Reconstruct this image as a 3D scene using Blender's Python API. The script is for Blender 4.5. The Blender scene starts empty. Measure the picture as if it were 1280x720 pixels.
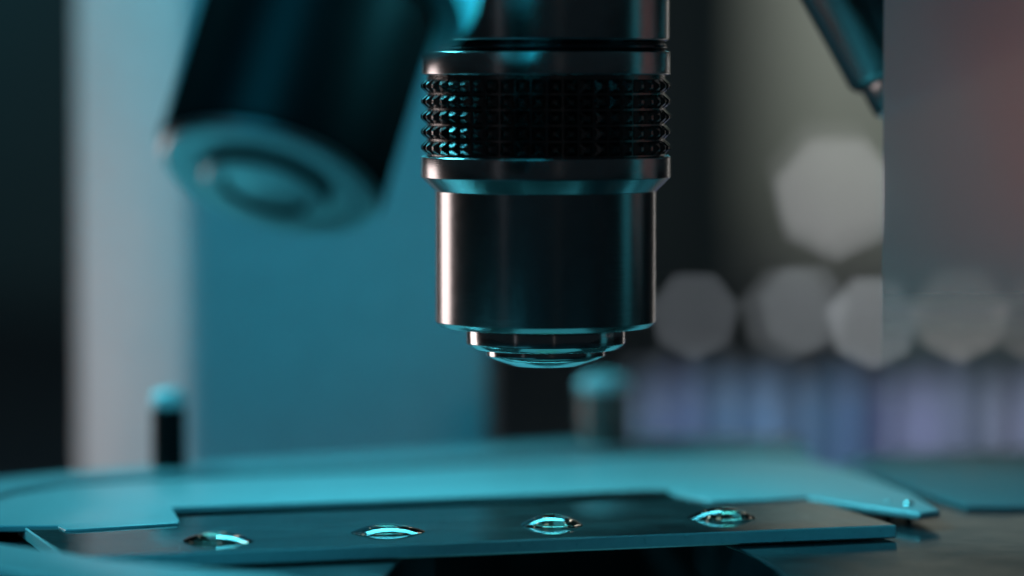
import bpy, bmesh, math, random
from mathutils import Vector, Matrix, Quaternion
random.seed(7)
R = math.radians
S = bpy.context.scene
COL = S.collection

# ------------------------------------------------------------------ camera (1 unit = 1 cm)
CAM = Vector((0.0, -31.5, 3.92)); PITCH = R(3.467); FP = 1280*130/36.0
cd = bpy.data.cameras.new('camera'); cam = bpy.data.objects.new('camera', cd); COL.objects.link(cam)
cam.location = CAM; cam.rotation_euler = (R(90)-PITCH, 0, 0)
cd.lens = 130; cd.sensor_width = 36; cd.clip_start = 0.5; cd.clip_end = 2000
cd.dof.use_dof = True; cd.dof.focus_distance = 31.1; cd.dof.aperture_fstop = 0.1
cd.dof.aperture_blades = 7; cd.dof.aperture_rotation = R(12+25.7)
S.camera = cam

def ray(px, py):
    v = Vector(((px-640)/FP, 1.0, (360-py)/FP))
    v.rotate(Quaternion((1, 0, 0), -PITCH)); return v
def on_plane(px, py, z=0.0):          # point of the horizontal plane z
    v = ray(px, py); t = (z-CAM.z)/v.z; return CAM+v*t
def at(px, py, D):                    # point at depth D in front of the camera
    v = ray(px, py); return CAM+v*(D/v.y)

# ------------------------------------------------------------------ helpers
def link(o, parent=None):
    COL.objects.link(o)
    if parent is not None: o.parent = parent
    return o
def tag(o, label=None, cat=None, group=None, kind=None):
    if label: o['label'] = label
    if cat: o['category'] = cat
    if group: o['group'] = group
    if kind: o['kind'] = kind
    return o
def empty(name, loc, label, cat, group=None, rot=None):
    o = bpy.data.objects.new(name, None); link(o); o.location = loc; o.empty_display_size = .2
    if rot is not None: o.rotation_mode = 'QUATERNION'; o.rotation_quaternion = rot
    return tag(o, label, cat, group)
def mesh_obj(name, bm, mat, parent=None, smooth=35, loc=None):
    bmesh.ops.recalc_face_normals(bm, faces=bm.faces)
    me = bpy.data.meshes.new(name); bm.to_mesh(me); bm.free()
    for m in (mat if isinstance(mat, (list, tuple)) else [mat]): me.materials.append(m)
    if smooth:
        for p in me.polygons: p.use_smooth = True
        me.set_sharp_from_angle(angle=R(smooth))
    o = bpy.data.objects.new(name, me); link(o, parent)
    if loc is not None: o.location = loc
    return o
def rounded(pts, r=.012, closed=False):
    """small chamfers on the corners of a lathe profile"""
    out = []; n = len(pts)
    for i, p in enumerate(pts):
        if not closed and (i == 0 or i == n-1): out.append(p); continue
        a = Vector(pts[i-1]); b = Vector(p); c = Vector(pts[(i+1) % n])
        d1 = (a-b); d2 = (c-b)
        k = min(r, d1.length*.35, d2.length*.35)
        if k < 1e-5: out.append(p); continue
        p1 = b+d1.normalized()*k; p2 = b+d2.normalized()*k
        out += [tuple(p1), tuple((p1+p2)/2*.6+b*.4), tuple(p2)]
    return out
def lathe(profile, seg=128, r=.012):
    bm = bmesh.new(); pr = rounded(profile, r) if r else profile
    rings = []
    for (rad, z) in pr:
        if rad < 1e-6: rings.append([bm.verts.new((0, 0, z))])
        else: rings.append([bm.verts.new((rad*math.cos(2*math.pi*i/seg), rad*math.sin(2*math.pi*i/seg), z)) for i in range(seg)])
    for a, b in zip(rings, rings[1:]):
        if len(a) == 1 and len(b) == 1: continue
        for i in range(seg):
            j = (i+1) % seg
            if len(a) == 1: bm.faces.new((a[0], b[i], b[j]))
            elif len(b) == 1: bm.faces.new((a[i], a[j], b[0]))
            else: bm.faces.new((a[i], a[j], b[j], b[i]))
    return bm
def plate(name, outline, z_top, thick, mat, parent=None, holes=(), bevel=.02, res=3, loc=None):
    """flat plate with the given outline (world xy), real thickness and rounded edges"""
    cu = bpy.data.curves.new(name, 'CURVE'); cu.dimensions = '2D'; cu.fill_mode = 'BOTH'
    for poly in [outline]+list(holes):
        sp = cu.splines.new('POLY'); sp.points.add(len(poly)-1); sp.use_cyclic_u = True
        for q, p in zip(sp.points, poly): q.co = (p[0], p[1], 0, 1)
    cu.extrude = thick/2-bevel; cu.bevel_depth = bevel; cu.bevel_resolution = res
    co = bpy.data.objects.new('tmp', cu); COL.objects.link(co)
    dg = bpy.context.evaluated_depsgraph_get(); dg.update()
    me = bpy.data.meshes.new_from_object(co.evaluated_get(dg))
    bpy.data.objects.remove(co); bpy.data.curves.remove(cu)
    me.name = name
    for v in me.vertices: v.co.z += z_top-thick/2
    bm = bmesh.new(); bm.from_mesh(me); bmesh.ops.remove_doubles(bm, verts=bm.verts, dist=1e-5)
    bpy.data.meshes.remove(me)
    return mesh_obj(name, bm, mat, parent, smooth=30, loc=loc)
def smooth_poly(pts, n=3):
    """Chaikin corner cutting"""
    for _ in range(n):
        out = []
        for i, p in enumerate(pts):
            q = pts[(i+1) % len(pts)]
            out += [(p[0]*.75+q[0]*.25, p[1]*.75+q[1]*.25), (p[0]*.25+q[0]*.75, p[1]*.25+q[1]*.75)]
        pts = out
    return pts
def trace(pxs, z): return [tuple(on_plane(x, y, z).xy) for x, y in pxs]

# ------------------------------------------------------------------ materials
def mat(name, col, rough=.4, metal=0.0, noise=0.0, nscale=6.0, bump=0.0, bscale=(40, 40, 40), spec=.5, coat=0.0, **kw):
    m = bpy.data.materials.new(name); m.use_nodes = True
    nt = m.node_tree; b = nt.nodes['Principled BSDF']
    b.inputs['Base Color'].default_value = (*col, 1); b.inputs['Roughness'].default_value = rough
    b.inputs['Metallic'].default_value = metal; b.inputs['Specular IOR Level'].default_value = spec
    b.inputs['Coat Weight'].default_value = coat
    for k, v in kw.items(): b.inputs[k.replace('_', ' ')].default_value = v
    tc = nt.nodes.new('ShaderNodeTexCoord')
    if noise:
        n = nt.nodes.new('ShaderNodeTexNoise'); n.inputs['Scale'].default_value = nscale; n.inputs['Detail'].default_value = 6
        nt.links.new(tc.outputs['Object'], n.inputs['Vector'])
        mr = nt.nodes.new('ShaderNodeMapRange'); mr.inputs['From Min'].default_value = .3; mr.inputs['From Max'].default_value = .7
        mr.inputs['To Min'].default_value = max(rough-noise, .02); mr.inputs['To Max'].default_value = rough+noise
        nt.links.new(n.outputs['Fac'], mr.inputs['Value']); nt.links.new(mr.outputs['Result'], b.inputs['Roughness'])
        mx = nt.nodes.new('ShaderNodeMix'); mx.data_type = 'RGBA'
        mx.inputs['A'].default_value = (*[c*.86 for c in col], 1); mx.inputs['B'].default_value = (*[min(1, c*1.1) for c in col], 1)
        nt.links.new(n.outputs['Fac'], mx.inputs['Factor']); nt.links.new(mx.outputs['Result'], b.inputs['Base Color'])
    if bump:
        mp = nt.nodes.new('ShaderNodeMapping'); mp.inputs['Scale'].default_value = bscale
        nt.links.new(tc.outputs['Object'], mp.inputs['Vector'])
        n2 = nt.nodes.new('ShaderNodeTexNoise'); n2.inputs['Scale'].default_value = 1; n2.inputs['Detail'].default_value = 4
        nt.links.new(mp.outputs['Vector'], n2.inputs['Vector'])
        bp = nt.nodes.new('ShaderNodeBump'); bp.inputs['Strength'].default_value = bump; bp.inputs['Distance'].default_value = .01
        nt.links.new(n2.outputs['Fac'], bp.inputs['Height']); nt.links.new(bp.outputs['Normal'], b.inputs['Normal'])
    return m
M = {}
M['chrome'] = mat('turned_chrome', (.43, .415, .41), .21, 1, noise=.012, nscale=9, bump=.06, bscale=(2, 2, 220))
M['steel'] = mat('polished_steel', (.5, .49, .48), .14, 1, noise=.03)
M['dark_chrome'] = mat('dark_turned_chrome', (.62, .60, .59), .2, 1, noise=.04, nscale=9, bump=.15, bscale=(14, 14, 160))
M['knurl'] = mat('knurled_dark_metal', (.13, .12, .115), .18, 1, noise=.08, nscale=20, bump=.2, bscale=(60, 60, 60))
M['groove'] = mat('black_groove_metal', (.05, .055, .06), .25, 1)
def black_mat(name='black_lacquer', gloss=.013, rough=.42):
    m = bpy.data.materials.new(name); m.use_nodes = True; nt = m.node_tree
    nt.nodes.remove(nt.nodes['Principled BSDF']); out = nt.nodes['Material Output']
    df = nt.nodes.new('ShaderNodeBsdfDiffuse'); gl = nt.nodes.new('ShaderNodeBsdfGlossy'); gl.inputs['Roughness'].default_value = rough
    tc = nt.nodes.new('ShaderNodeTexCoord'); n = nt.nodes.new('ShaderNodeTexNoise'); n.inputs['Scale'].default_value = 5; n.inputs['Detail'].default_value = 6
    nt.links.new(tc.outputs['Object'], n.inputs['Vector'])
    mx = nt.nodes.new('ShaderNodeMix'); mx.data_type = 'RGBA'; mx.inputs['A'].default_value = (.004, .0045, .005, 1); mx.inputs['B'].default_value = (.007, .0075, .008, 1)
    nt.links.new(n.outputs['Fac'], mx.inputs['Factor']); nt.links.new(mx.outputs['Result'], df.inputs['Color'])
    a = nt.nodes.new('ShaderNodeMixShader'); a.inputs[0].default_value = gloss
    nt.links.new(df.outputs[0], a.inputs[1]); nt.links.new(gl.outputs[0], a.inputs[2]); nt.links.new(a.outputs[0], out.inputs['Surface'])
    return m
M['black_paint'] = black_mat()
M['black_satin'] = black_mat('black_satin_metal', .22, .22)
M['tip_metal'] = mat('satin_tip_metal', (.88, .88, .88), .4, 1, noise=.05)
M['lens'] = mat('coated_lens', (.02, .03, .035), .05, 0, spec=1.0, coat=1.0)
M['arm_paint'] = mat('pale_enamel', (.8, .79, .78), .5, 0, noise=.08, nscale=3, bump=.05, bscale=(30, 30, 30))
M['stage_paint'] = mat('satin_stage_metal', (.44, .455, .46), .3, 0, noise=.02, nscale=6, bump=.03, bscale=(90, 90, 90))
M['collar_highlight'] = mat('collar_cyan_highlight', (.16, .78, .88), .4, 0, noise=.05, nscale=6)  # cyan highlight on the collar, put into its base colour
M['side_metal'] = mat('dull_side_metal', (.2, .21, .22), .4, 0, noise=.06, nscale=4, bump=.1, bscale=(50, 50, 50))
M['stage_black'] = mat('glossy_black_stage', (.035, .037, .041), .18, 0, noise=.04, nscale=3, bump=.02, bscale=(30, 30, 30), spec=.6)
M['matte_black'] = mat('matte_black', (.006, .006, .007), .9, 0, spec=.1)
M['pin'] = mat('brushed_pin_metal', (.2, .17, .155), .35, .5, noise=.05)
M['wall'] = mat('dark_wall', (.06, .068, .073), .8, 0, noise=.05, nscale=.05)
M['bench'] = mat('dark_bench', (.2, .21, .22), .6, 0, noise=.05, nscale=.3)
M['cabinet'] = mat('grey_green_enamel', (.40, .43, .38), .6, 0, noise=.05, nscale=.1)
M['rack'] = mat('grey_rack', (.3, .32, .36), .5, 0)
def glass(name, ior, col=(1, 1, 1), rough=0.0):
    m = bpy.data.materials.new(name); m.use_nodes = True; nt = m.node_tree
    b = nt.nodes['Principled BSDF']; b.inputs['Transmission Weight'].default_value = 1
    b.inputs['Base Color'].default_value = (*col, 1); b.inputs['IOR'].default_value = ior; b.inputs['Roughness'].default_value = rough
    return m
def slide_mat():
    m = bpy.data.materials.new('slide_glass'); m.use_nodes = True; nt = m.node_tree
    nt.nodes.remove(nt.nodes['Principled BSDF']); out = nt.nodes['Material Output']
    tr = nt.nodes.new('ShaderNodeBsdfTransparent'); tr.inputs['Color'].default_value = (.90, .97, .96, 1)
    gl = nt.nodes.new('ShaderNodeBsdfGlossy'); gl.inputs['Roughness'].default_value = .03
    df = nt.nodes.new('ShaderNodeBsdfDiffuse'); df.inputs['Color'].default_value = (.7, .72, .72, 1)
    fr = nt.nodes.new('ShaderNodeFresnel'); fr.inputs['IOR'].default_value = 1.5
    tc = nt.nodes.new('ShaderNodeTexCoord'); n = nt.nodes.new('ShaderNodeTexNoise'); n.inputs['Scale'].default_value = 2.2; n.inputs['Detail'].default_value = 8
    nt.links.new(tc.outputs['Object'], n.inputs['Vector'])
    mr = nt.nodes.new('ShaderNodeMapRange'); mr.inputs['From Min'].default_value = .3; mr.inputs['From Max'].default_value = .75
    mr.inputs['To Min'].default_value = .02; mr.inputs['To Max'].default_value = .055
    nt.links.new(n.outputs['Fac'], mr.inputs['Value'])
    a = nt.nodes.new('ShaderNodeMixShader'); nt.links.new(fr.outputs[0], a.inputs[0]); nt.links.new(tr.outputs[0], a.inputs[1]); nt.links.new(gl.outputs[0], a.inputs[2])
    b = nt.nodes.new('ShaderNodeMixShader'); nt.links.new(mr.outputs[0], b.inputs[0]); nt.links.new(a.outputs[0], b.inputs[1]); nt.links.new(df.outputs[0], b.inputs[2])
    nt.links.new(b.outputs[0], out.inputs['Surface']); return m
M['slide_glass'] = slide_mat()
M['water'] = glass('water', 1.36, (.93, 1, .82))
M['ground_glass'] = mat('ground_glass_edge', (.68, .70, .68), .35, 0, noise=.1, nscale=12, bump=.08, bscale=(30, 30, 60), Transmission_Weight=.08)
def pane_mat(name, col, through):
    m = bpy.data.materials.new(name); m.use_nodes = True; nt = m.node_tree
    nt.nodes.remove(nt.nodes['Principled BSDF']); out = nt.nodes['Material Output']
    tr = nt.nodes.new('ShaderNodeBsdfTransparent'); tr.inputs['Color'].default_value = (1, 1, 1, 1)
    df = nt.nodes.new('ShaderNodeBsdfDiffuse'); df.inputs['Color'].default_value = (*col, 1)
    tl = nt.nodes.new('ShaderNodeBsdfTranslucent'); tl.inputs['Color'].default_value = (*col, 1)
    n = nt.nodes.new('ShaderNodeTexNoise'); n.inputs['Scale'].default_value = .6
    tc = nt.nodes.new('ShaderNodeTexCoord'); nt.links.new(tc.outputs['Object'], n.inputs['Vector'])
    mr = nt.nodes.new('ShaderNodeMapRange'); mr.inputs['To Min'].default_value = 1-through-.05; mr.inputs['To Max'].default_value = 1-through+.05
    nt.links.new(n.outputs['Fac'], mr.inputs['Value'])
    sx = nt.nodes.new('ShaderNodeSeparateXYZ'); nt.links.new(tc.outputs['Object'], sx.inputs[0])
    fz = nt.nodes.new('ShaderNodeMapRange'); fz.interpolation_type = 'SMOOTHSTEP'      # the frosting thins out towards the lower edge
    fz.inputs['From Min'].default_value = .6; fz.inputs['From Max'].default_value = 1.9
    fz.inputs['To Min'].default_value = .06; fz.inputs['To Max'].default_value = 1
    nt.links.new(sx.outputs['Z'], fz.inputs['Value'])
    mu = nt.nodes.new('ShaderNodeMath'); mu.operation = 'MULTIPLY'; nt.links.new(mr.outputs[0], mu.inputs[0]); nt.links.new(fz.outputs[0], mu.inputs[1])
    a = nt.nodes.new('ShaderNodeMixShader'); nt.links.new(df.outputs[0], a.inputs[1]); nt.links.new(tl.outputs[0], a.inputs[2])
    a.inputs[0].default_value = .4
    b = nt.nodes.new('ShaderNodeMixShader'); nt.links.new(mu.outputs[0], b.inputs[0])
    nt.links.new(tr.outputs[0], b.inputs[1]); nt.links.new(a.outputs[0], b.inputs[2]); nt.links.new(b.outputs[0], out.inputs['Surface'])
    return m
M['pane'] = pane_mat('milky_acrylic', (.54, .29, .27), .24)

# ------------------------------------------------------------------ main objective
K = 31.5/FP                            # cm per photo pixel at the objective
AX = at(682, 250, 31.5).x
def zy(py): return at(682, py, 31.5).z
def prof(pts): return [(r*K, zy(y)-OB) for r, y in pts]
OB = zy(459)
ob = empty('objective_lens', (AX, 0, OB), 'sharp chrome objective with a band of pyramid knurling pointing straight down over the glass slide',
           'objective lens', 'objectives of the microscope')
mesh_obj('barrel', lathe(prof([(0, -330), (154.5, -330), (154.5, 49.5), (149, 52.5), (120, 52.5)])), M['chrome'], ob)
gr = mesh_obj('neck_groove', lathe(prof([(125, 50), (148, 53.5), (148, 54.5), (151.5, 56.5), (151.5, 60), (148.5, 62), (148, 63.5), (125, 67)]), r=.004), M['groove'], ob)
mesh_obj('collar', lathe(prof([(120, 63.8), (151, 63.8), (154.8, 64.8), (155.5, 65.6), (155.5, 92), (154, 93.5), (120, 93.5)]), r=.003), M['chrome'], ob)
# knurled ring: core plus five rows of small pyramids
kb = lathe(prof([(120, 93), (149, 93), (149, 194.5), (120, 194.5)]), seg=144, r=.003)
NSEG, ROWS = 48, 5
y0, y1 = 97.6, 193.4
rb, rt = 149.6*K, 156.6*K
for i in range(NSEG):
    for j in range(ROWS):
        a0, a1 = 2*math.pi*i/NSEG, 2*math.pi*(i+1)/NSEG
        za, zb = zy(y0+(y1-y0)*j/ROWS)-OB, zy(y0+(y1-y0)*(j+1)/ROWS)-OB
        g = .07; am, zm = (a0+a1)/2, (za+zb)/2
        def pt(rad, fa, fz):
            a = am+(a1-am)*fa; z = zm+(zb-zm)*fz
            return kb.verts.new((rad*math.cos(a), rad*math.sin(a), z))
        e = 1-g*2
        base = [pt(rb, sa*e, sz*e) for sa, sz in ((-1, -1), (1, -1), (1, 1), (-1, 1))]
        tf = .22*random.uniform(.9, 1.12)
        rtt = rt-random.uniform(0, .006)
        top = [pt(rtt, sa*tf, sz*tf) for sa, sz in ((-1, -1), (1, -1), (1, 1), (-1, 1))]
        kb.faces.new(top)
        for q in range(4): kb.faces.new((base[q], base[(q+1) % 4], top[(q+1) % 4], top[q]))
mesh_obj('knurled_ring', kb, M['knurl'], ob, smooth=20)
mesh_obj('lower_barrel', lathe(prof([(110, 195), (155.2, 195), (156.2, 196.2), (156.2, 221), (138.5, 238.5), (138.5, 401), (131, 408), (95, 408.2)]), r=.004), M['chrome'], ob)
fr = mesh_obj('front_ring', lathe(prof([(80, 407), (100, 407), (100, 428.5), (91, 435.5), (70, 436)]), r=.008), M['steel'], ob)
lm = mesh_obj('lens_mount', lathe(prof([(55, 435), (74.5, 435.2), (74.5, 444), (66, 448.5), (42, 456.5), (34, 457), (30, 454), (20, 453)]), r=.005), M['steel'], ob)
mesh_obj('front_lens', lathe(prof([(32, 454.5), (24, 455.8), (12, 456.5), (0, 456.7)]), r=0), M['lens'], lm)

# ------------------------------------------------------------------ the two tilted objectives of the turret
def axis_frame(n):                     # local -Z looks along n
    return (-Vector(n).normalized()).to_track_quat('Z', 'Y')
t1 = at(336, 224, 26.8)
n1 = (-.240, -.455, -.86)
o1 = empty('objective_lens', t1, 'blurred black objective leaning left with its pale tip ring turned to the viewer', 'objective lens',
           'objectives of the microscope', axis_frame(n1))
mesh_obj('barrel', lathe([(0, 8), (.905, 8), (.905, .06), (.86, .02), (.5, .02)], r=.02), M['black_paint'], o1)
mesh_obj('collar', lathe([(.88, 5.5), (1.19, 5.5), (1.19, 1.88), (1.12, 1.70), (.88, 1.66)], r=.03), M['collar_highlight'], o1)
mesh_obj('tip_ring', lathe([(.45, .04), (.84, .04), (.875, .018), (.84, -.03), (.47, -.03), (.45, 0)], r=.015), M['tip_metal'], o1)
nz = mesh_obj('nose', lathe([(.3, .05), (.50, .05), (.50, -.09), (.47, -.12), (.36, -.12), (.33, -.09), (.3, -.04)], r=.01), M['black_paint'], o1)
mesh_obj('nose_rim', lathe([(.35, -.11), (.495, -.11), (.475, -.127), (.36, -.127)], r=.004), M['tip_metal'], nz)
mesh_obj('front_lens', lathe([(.35, -.08), (.25, -.10), (.12, -.12), (0, -.125)], r=0), M['tip_metal'], nz)

t3 = at(1193, 97, 33.4)
n3 = (.475, -.08, -.87)
o3 = empty('objective_lens', t3, 'black objective leaning right, half hidden by the milky pane', 'objective lens',
           'objectives of the microscope', axis_frame(n3))
mesh_obj('barrel', lathe([(0, 8), (.87, 8), (.87, .36), (.82, .29), (.5, .29)], r=.02), M['black_satin'], o3)
mesh_obj('nose', lathe([(.5, .34), (.79, .34), (.79, .03), (.5, .03)], r=.02), M['black_satin'], o3)
mesh_obj('tip_ring', lathe([(.3, .05), (.76, .05), (.775, .02), (.70, -.05), (.4, -.05), (.3, .0)], r=.01), M['tip_metal'], o3)
mesh_obj('front_lens', lathe([(.32, .0), (.2, -.02), (0, -.03)], r=0), M['lens'], o3)

o1.scale = (.937,)*3

# ------------------------------------------------------------------ arm of the stand
D = 40
fl, fr_, bk = at(236, 300, D), at(612, 300, D), at(95, 300, D+1.6)
arm = empty('microscope_stand', (0, fl.y, -5), 'tall pale upright column with a broad slanted left side behind the tilted black objective', 'microscope stand')
def prism(outl, z0, z1):
    bm = bmesh.new()
    a = [bm.verts.new((x, y, z0)) for x, y in outl]; b = [bm.verts.new((x, y, z1)) for x, y in outl]
    bm.faces.new(a); bm.faces.new(b[::-1])
    for i in range(len(a)): bm.faces.new((a[i], a[(i+1) % len(a)], b[(i+1) % len(a)], b[i]))
    return bm
def rnd2(pts, r):
    return rounded(pts, r, closed=True)
prs = rnd2([(fl.x, 0), (fr_.x, 0), (fr_.x, 3.5), (bk.x, 3.5), (bk.x, bk.y-fl.y)], .15)
mesh_obj('column', prism(prs, -3.5, 22), M['arm_paint'], arm, smooth=40)
mesh_obj('foot', prism(rnd2([(fl.x-.8, -.8), (fr_.x+.8, -.8), (fr_.x+.8, 5), (bk.x-.8, 5), (bk.x-.8, 1)], .3), -5, -3.52+5-5), M['arm_paint'], arm)

# ------------------------------------------------------------------ stage
ZB = -.135
near = on_plane(640, 760, ZB).y
stage = empty('microscope_stage', (0, 0, ZB-.5), 'glossy black stage plate with a light opening under the glass slide', 'stage')
st_out = [(-9, near-6), (11, near-6), (11, 3.2), (9.5, 4.6), (-6.2, 4.6), (-8, 3.5)]
hole = trace([(470, 722), (560, 640), (860, 640), (905, 676), (945, 692), (985, 716), (1000, 760), (460, 760)], ZB)
hole = smooth_poly(hole, 1)
pl_ = plate('stage_plate', [(x, y) for x, y in st_out], .5, .45, M['stage_black'], stage, holes=[hole], bevel=.03)
def liner(outl, k, z0, z1):
    bm = bmesh.new(); cx = sum(p[0] for p in outl)/len(outl); cy = sum(p[1] for p in outl)/len(outl)
    rows = []
    for sc, z in ((k, z0), (k, z1), (k+.02, z1), (k+.02, z0)):
        rows.append([bm.verts.new((cx+(x-cx)*sc, cy+(y-cy)*sc, z)) for x, y in outl])
    for a, b in zip(rows, rows[1:]+rows[:1]):
        for i in range(len(outl)): bm.faces.new((a[i], a[(i+1) % len(outl)], b[(i+1) % len(outl)], b[i]))
    return bm
mesh_obj('opening_wall', liner(hole, .985, -1.0, .47), M['matte_black'], stage, smooth=0)
cond = mesh_obj('condenser_top', lathe([(0, -1.12), (5.2, -1.12), (5.2, -1.02), (0, -1.02)], seg=64), M['matte_black'], stage, loc=(.7, -2.2, 0))

# slide holder with its arms, and thumb screws, lying on the stage
ZH = .02
holder = empty('slide_holder', (0, 1.5, ZB), 'pale metal frame clamping the glass slide on the stage, rounded at its left end', 'slide holder')
rear = [(-140, 690), (-120, 628), (-60, 604), (20, 596), (200, 582), (480, 566), (800, 546), (985, 548), (1003, 558), (1012, 566), (940, 560), (800, 559), (480, 580), (200, 593), (80, 601), (20, 611), (-40, 629), (-90, 690)]
plate('rear_plate', [(x, y-1.5) for x, y in trace(rear, ZB+.1)], ZB*0+.102, .095, M['stage_paint'], holder, bevel=.03, loc=None)
clamp = [(-60, 690), (-40, 656), (74, 656), (84, 661), (95, 661), (220, 653), (222, 650), (212, 633), (480, 624), (812, 611), (838, 611), (862, 620), (890, 625), (957, 624), (1010, 620), (1085, 632), (1149, 640.5), (1172, 637.5),
         (1137, 617), (1062, 588), (1010, 574), (940, 566), (800, 568), (480, 588), (200, 600), (80, 608), (20, 618), (-40, 636), (-80, 660), (-100, 700)]
plate('front_plate', [(x, y-1.5) for x, y in trace(clamp, ZH)], ZH-ZB, .065, M['stage_paint'], holder, bevel=.02)
block = [(-30, 642), (20, 624), (120, 612), (480, 596), (800, 580), (1000, 586), (1060, 598), (800, 600), (480, 612), (120, 628)]
plate('spacer_bar', [(x, y-1.5) for x, y in trace(block, 0)], .088, .085, M['stage_black'], holder, bevel=.02)
farm = [(-120, 668), (-60, 672), (0, 680), (75, 690), (125, 699), (225, 708), (340, 720), (420, 736), (300, 752), (200, 742), (60, 722), (0, 711), (-60, 704), (-120, 702)]
plate('front_arm', [(x, y-1.5) for x, y in trace(farm, ZH+.05)], ZH+.05-ZB, .14, M['stage_paint'], holder, bevel=.03)
side = [(1050, 578), (1120, 566), (1330, 560), (1340, 634), (1210, 633), (1150, 614)]
plate('side_plate', [(x, y-1.5) for x, y in trace(side, ZB+.04)], .045, .04, M['side_metal'], holder, bevel=.015)
def screw(px, py, rad, h):
    p = on_plane(px, py, ZB+.1)
    bm = lathe([(0, 0), (rad, 0), (rad, h*.72), (rad*.9, h*.78), (0, h*.78)], seg=48, r=.01)
    s = mesh_obj('thumb_screw', bm, M['black_paint'] if rad < .2 else M['pin'], holder, loc=(p.x, p.y-1.5, .1))
    c = mesh_obj('cap', lathe([(0, h*.77), (rad*1.02, h*.77), (rad*1.05, h*.84), (rad*.95, h*.93), (rad*.6, h*.99), (0, h)], seg=48, r=.01), M['arm_paint'], s)
screw(211, 585, .165, .78); screw(756, 556, .27, .74)
# small spring pin beside the right end of the slide
p = on_plane(1136, 652, ZB)
pin = mesh_obj('spring_pin', lathe([(0, 0), (.035, 0), (.035, .09), (.05, .1), (.05, .15), (.03, .18), (0, .185)], seg=32, r=.006), M['steel'], holder, loc=(p.x, p.y-1.5, 0))
p = on_plane(1104, 650, ZB)
mesh_obj('spring_pin', lathe([(0, 0), (.03, 0), (.03, .13), (.02, .16), (0, .165)], seg=32, r=.006), M['steel'], holder, loc=(p.x+.05, p.y-1.45, 0))

# ------------------------------------------------------------------ glass slide
c0 = on_plane(84, 697, 0); c1 = on_plane(1121, 656, 0)
u = (c1-c0); L = u.length; ang = math.atan2(u.y, u.x); W = 2.36; TH = .115
bm = bmesh.new()
bmesh.ops.create_cube(bm, size=1)
for v in bm.verts: v.co = Vector(((v.co.x+.5)*L, (v.co.y+.5)*W, (v.co.z-.5)*TH))
bmesh.ops.bevel(bm, geom=list(bm.edges), offset=.012, segments=1, affect='EDGES')
for f in bm.faces:
    f.material_index = 0 if abs(f.normal.z) > .9 else 1
slide = mesh_obj('glass_slide', bm, [M['slide_glass'], M['ground_glass']], None, smooth=0)
slide.location = (c0.x, c0.y, 0); slide.rotation_euler = (0, 0, ang)
tag(slide, 'clear rectangular glass slide carrying four droplets beneath the chrome objective', 'glass slide')

# ------------------------------------------------------------------ droplets
def droplet(px, py, rad, h, label, squash=1.0, skew=(0, 0)):
    p = on_plane(px, py, 0); bm = bmesh.new()
    N, RG = 64, 14
    Rs = (rad*rad+h*h)/(2*h); rings = []
    ph = random.uniform(0, 6)
    for k in range(RG):
        t = 1-k/RG; r = rad*t
        z = math.sqrt(max(Rs*Rs-r*r, 0))-(Rs-h)
        ring = []
        for i in range(N):
            a = 2*math.pi*i/N; w = 1+.05*t*math.sin(2*a+ph)+.025*t*math.sin(3*a+2*ph)
            ring.append(bm.verts.new((r*w*math.cos(a)+skew[0]*z, r*w*squash*math.sin(a)+skew[1]*z, .003+z)))
        rings.append(ring)
    top = bm.verts.new((skew[0]*h, skew[1]*h, .003+h))
    for a, b in zip(rings, rings[1:]):
        for i in range(N): bm.faces.new((a[i], a[(i+1) % N], b[(i+1) % N], b[i]))
    for i in range(N): bm.faces.new((rings[-1][i], rings[-1][(i+1) % N], top))
    bm.faces.new(rings[0][::-1])
    o = mesh_obj('liquid_droplet', bm, M['water'], None, smooth=60); o.location = (p.x, p.y, 0)
    tag(o, label, 'droplet', 'droplets on the glass slide')
droplet(272, 676, .305, .075, 'flat clear droplet on the slide nearest the square end of the left clamp')
droplet(484, 665, .305, .066, 'thin clear droplet on the slide between the leftmost droplet and the one below the objective')
droplet(689, 656, .275, .085, 'rounded clear droplet on the slide straight below the chrome objective')
droplet(902, 647, .285, .085, 'soft bright droplet on the slide nearest the milky pane')

# ------------------------------------------------------------------ milky pane at the right
a = at(1103, 300, 32.2); zb = at(1103, 556, 32.2).z
bm = bmesh.new(); bmesh.ops.create_cube(bm, size=1)
for v in bm.verts: v.co = Vector(((v.co.x+.5)*9, v.co.y*.006, (v.co.z+.5)*11))
pn = mesh_obj('acrylic_pane', bm, M['pane'], None, smooth=0, loc=(a.x, a.y, zb))
tag(pn, 'pinkish milky pane with straight left edge half hiding a black objective', 'acrylic pane')

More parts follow.
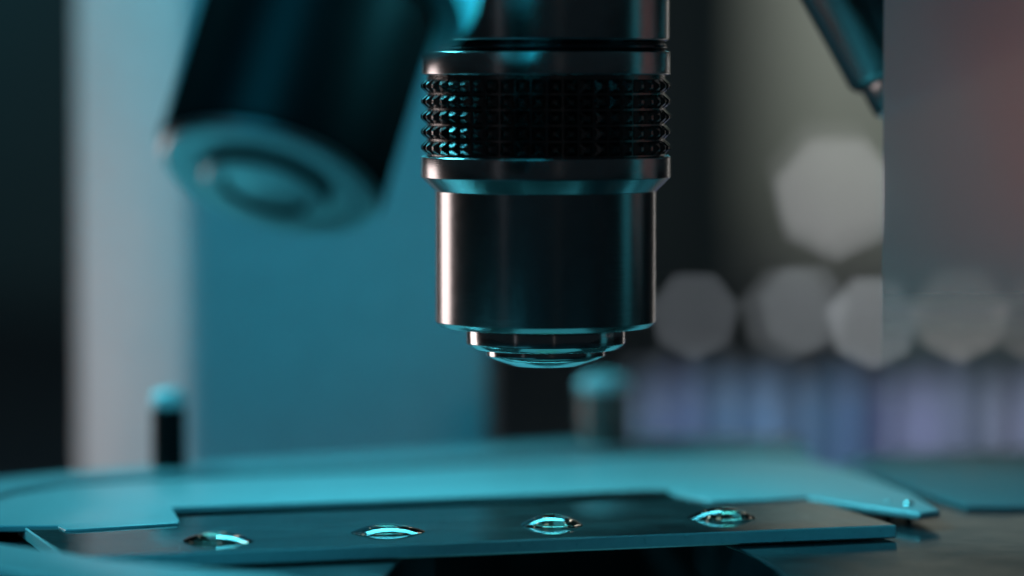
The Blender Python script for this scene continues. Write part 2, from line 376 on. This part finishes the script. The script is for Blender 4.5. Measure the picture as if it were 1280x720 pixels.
# ------------------------------------------------------------------ test tubes behind
BZ = -5.2; FZ = -85
tube_cols = [((.16, .30, .42), 800), ((.16, .20, .46), 838), ((.16, .34, .55), 884), ((.12, .30, .52), 930), ((.17, .34, .55), 974), ((.11, .30, .52), 1040),
             ((.20, .24, .50), 1084), ((.38, .36, .60), 1130), ((.30, .28, .46), 1170), ((.48, .50, .62), 1212), ((.36, .33, .45), 1262), ((.3, .3, .45), 1310)]
words = ['slate blue', 'deep indigo', 'bright blue', 'dark blue', 'light blue', 'ocean blue', 'blue violet', 'pale lilac', 'dusky purple', 'silvery grey', 'mauve', 'plum']
for k, (c, px) in enumerate(tube_cols):
    c = tuple(a*.75+b*.25 for a, b in zip(c, (.24, .28, .48)))
    m = mat('liquid_'+words[k].replace(' ', '_'), c, .35, 0, noise=.05, nscale=1)
    p = at(px, 500, 60+random.uniform(-.8, .8)); rad = .23+.03*random.random()
    top = at(px, 466, 60).z
    lab = 'blurred vial of %s liquid standing in the row behind the stage' % words[k]
    r = empty('liquid_vial', (p.x, p.y, BZ), lab, 'vial', 'vials in a row behind the stage')
    mesh_obj('vessel', lathe([(0, 0), (rad*.8, .05), (rad, .2), (rad, top-BZ-.35), (rad*.7, top-BZ-.2), (0, top-BZ-.2)], seg=32), m, r)
    mesh_obj('stopper', lathe([(0, top-BZ-.22), (rad*.75, top-BZ-.22), (rad*.75, top-BZ), (0, top-BZ)], seg=32), M['rack'], r)

# ------------------------------------------------------------------ small lamps glowing far behind
def lamp(px, py, D, size, strength, col, label):
    p = at(px, py, D)
    m = bpy.data.materials.new('lit_bulb'); m.use_nodes = True; nt = m.node_tree
    b = nt.nodes['Principled BSDF']; b.inputs['Base Color'].default_value = (.8, .8, .8, 1)
    b.inputs['Emission Color'].default_value = (*col, 1); b.inputs['Emission Strength'].default_value = strength
    r = size*D/FP/2
    root = empty('small_lamp', (p.x, p.y, p.z-r*2.2), label, 'lamp', 'small lamps glowing behind')
    bm = bmesh.new(); bmesh.ops.create_uvsphere(bm, u_segments=24, v_segments=16, radius=r)
    mesh_obj('bulb', bm, m, root, loc=(0, 0, r*2.2))
    mesh_obj('socket', lathe([(0, 0), (r*.6, 0), (r*.6, r*1.4), (0, r*1.4)], seg=24), M['matte_black'], root)
WH = (.96, .97, 1)
BIG = 170; ROW = 78
lamp(1044, 246, BIG, 24, 5.0, WH, 'brightest and highest of the small lamps, left of the milky pane edge')
lamp(1036, 226, BIG, 24, 1.2, WH, 'dim small lamp overlapping the upper rim of the brightest one')
lamp(868, 394, ROW-3, 19, 1.7, (.82, .9, 1), 'small lamp beside the lower barrel of the chrome objective')
lamp(985, 392, ROW+5, 22, 1.2, (.85, .93, 1), 'faint small lamp in the middle of the lower row, the left of an overlapping pair')
lamp(1006, 386, ROW, 18, 1.9, (.85, .93, 1), 'small lamp in the middle of the lower row, the right of an overlapping pair')
lamp(1092, 402, ROW+2, 20, 4.2, (.88, .95, 1), 'bright small lamp in the lower row just at the milky pane edge')
lamp(1200, 392, ROW+8, 20, 4.5, (1, .95, .9), 'warm small lamp in the lower row seen through the milky pane')
lamp(1300, 400, ROW, 20, 2.2, (1, .95, .9), 'warm small lamp cut by the right border of the view')

# ------------------------------------------------------------------ cabinet, bench and wall
a = at(962, 300, 500); b = at(1500, -1100, 500)
cab = empty('equipment_cabinet', (a.x, a.y, FZ), 'blurred grey green cabinet front far behind the right of the chrome objective', 'cabinet')
def box(name, x0, x1, y0, y1, z0, z1, m, parent=None, bev=0.0):
    bm = bmesh.new(); bmesh.ops.create_cube(bm, size=1)
    for v in bm.verts: v.co = Vector((x0+(v.co.x+.5)*(x1-x0), y0+(v.co.y+.5)*(y1-y0), z0+(v.co.z+.5)*(z1-z0)))
    if bev: bmesh.ops.bevel(bm, geom=list(bm.edges), offset=bev, segments=3, affect='EDGES')
    return mesh_obj(name, bm, m, parent, smooth=30)
w = b.x-a.x
box('door', 0, w, 0, 2, a.z-FZ, b.z-FZ, M['cabinet'], cab, .3)
box('body', .2, w-.2, 2.01, 20, 0, b.z-FZ-.3, M['bench'], cab, .3)
bench = box('bench_surface', -150, 150, -20, 110, BZ-3, BZ, M['bench']); bench['kind'] = 'structure'
fl_ = box('floor', -400, 400, -60, 640, FZ-5, FZ, M['wall']); fl_['kind'] = 'structure'
wl = box('wall', -400, 400, 641, 650, FZ, 300, M['wall']); wl['kind'] = 'structure'

# ------------------------------------------------------------------ light
def area(name, loc, target, sx, sy, radiance, col, spread=180):
    ld = bpy.data.lights.new(name, 'AREA'); ld.shape = 'RECTANGLE'; ld.size = sx; ld.size_y = sy
    ld.energy = radiance*math.pi*sx*sy; ld.color = col; ld.spread = R(spread)
    o = bpy.data.objects.new(name, ld); COL.objects.link(o); o.location = loc
    d = Vector(target)-Vector(loc); q = d.to_track_quat('-Z', 'Y'); o.rotation_euler = q.to_euler()
    return o
CY = (.10, .80, 1.0)
area('warm_window_lamp', (-14.9, 11.4, -.3), (0, 0, 0), 6.4, 6.4, 3.4, (1, .84, .82))
area('warm_rim_lamp', (12.5, 26, -.5), (0, 0, -.5), 1.0, 11, 1.8, (1, .95, .9))
area('cyan_back_lamp', (-14, 10, 17), (2, 1, 0), 7, 6, 3.8, CY, 42)
area('cyan_top_lamp', (-9, -21, 21), (-2, 6, .8), 13, 11, 1.2, (.015, .61, .96), 75)
area('cyan_rear_fill', (-.5, 7.5, 6.6), (-.3, -1.5, 0), 5.5, 2.2, 2.0, CY, 58)  # unseen light added for the droplet glints and the stage
area('cyan_collar_fill', (10, -4.2, 9.5), (-.9, -3.3, 5), 1.5, 1.5, 10, CY, 24)  # narrow beam added out of view to brighten the left objective's collar
area('cyan_side_lamp', (26, 1, 4), (0, 0, 3), 5, 22, .22, CY)
area('left_strip_lamp', (-19, -20, 4), (0, 0, 3), 1.0, 20, .22, (.9, .9, 1))
area('front_strip_lamp', (8.2, -38, 6), (0, 0, 3), .7, 20, .16, (1, .93, .9))
area('condenser_lamp', (.7, -.3, -1.45), (.7, -.3, 5), 3.2, 2.2, .55, CY)
area('vial_fill', (14, 12, 1), (5, 28.5, -2.5), 5, 4, 8, (.80, .92, 1), 80)  # unseen fill put in to light the vials
area('pane_fill', (10.5, -5.5, 4.2), (6.1, .7, 3.6), 2.5, 2.5, 1.1, (1, .83, .79), 38)  # added beam out of view that brightens the pane
area('wall_fill', (-140, 560, 90), (-90, 640, 18), 40, 40, 8, CY)  # added fill tinting the far wall cyan, not a fixture
area('cabinet_fill', (40, 340, 90), (50, 469, 40), 60, 60, 2.6, (.97, 1, .95), 85)  # unseen source added to light the cabinet front
W_ = bpy.data.worlds.new('World'); S.world = W_; W_.use_nodes = True
bg = W_.node_tree.nodes['Background']; bg.inputs['Color'].default_value = (.5, .78, 1, 1); bg.inputs['Strength'].default_value = .016

# ------------------------------------------------------------------ render
S.view_settings.view_transform = 'Standard'; S.view_settings.look = 'None'
S.view_settings.exposure = 0; S.view_settings.gamma = 1
S.render.engine = 'CYCLES'
c = S.cycles; c.use_denoising = True; c.denoiser = 'OPENIMAGEDENOISE'; c.denoising_input_passes = 'RGB_ALBEDO_NORMAL'
c.use_adaptive_sampling = False; c.sample_clamp_indirect = 4; c.max_bounces = 12; c.transmission_bounces = 10
c.transparent_max_bounces = 12; c.caustics_reflective = False; c.caustics_refractive = True
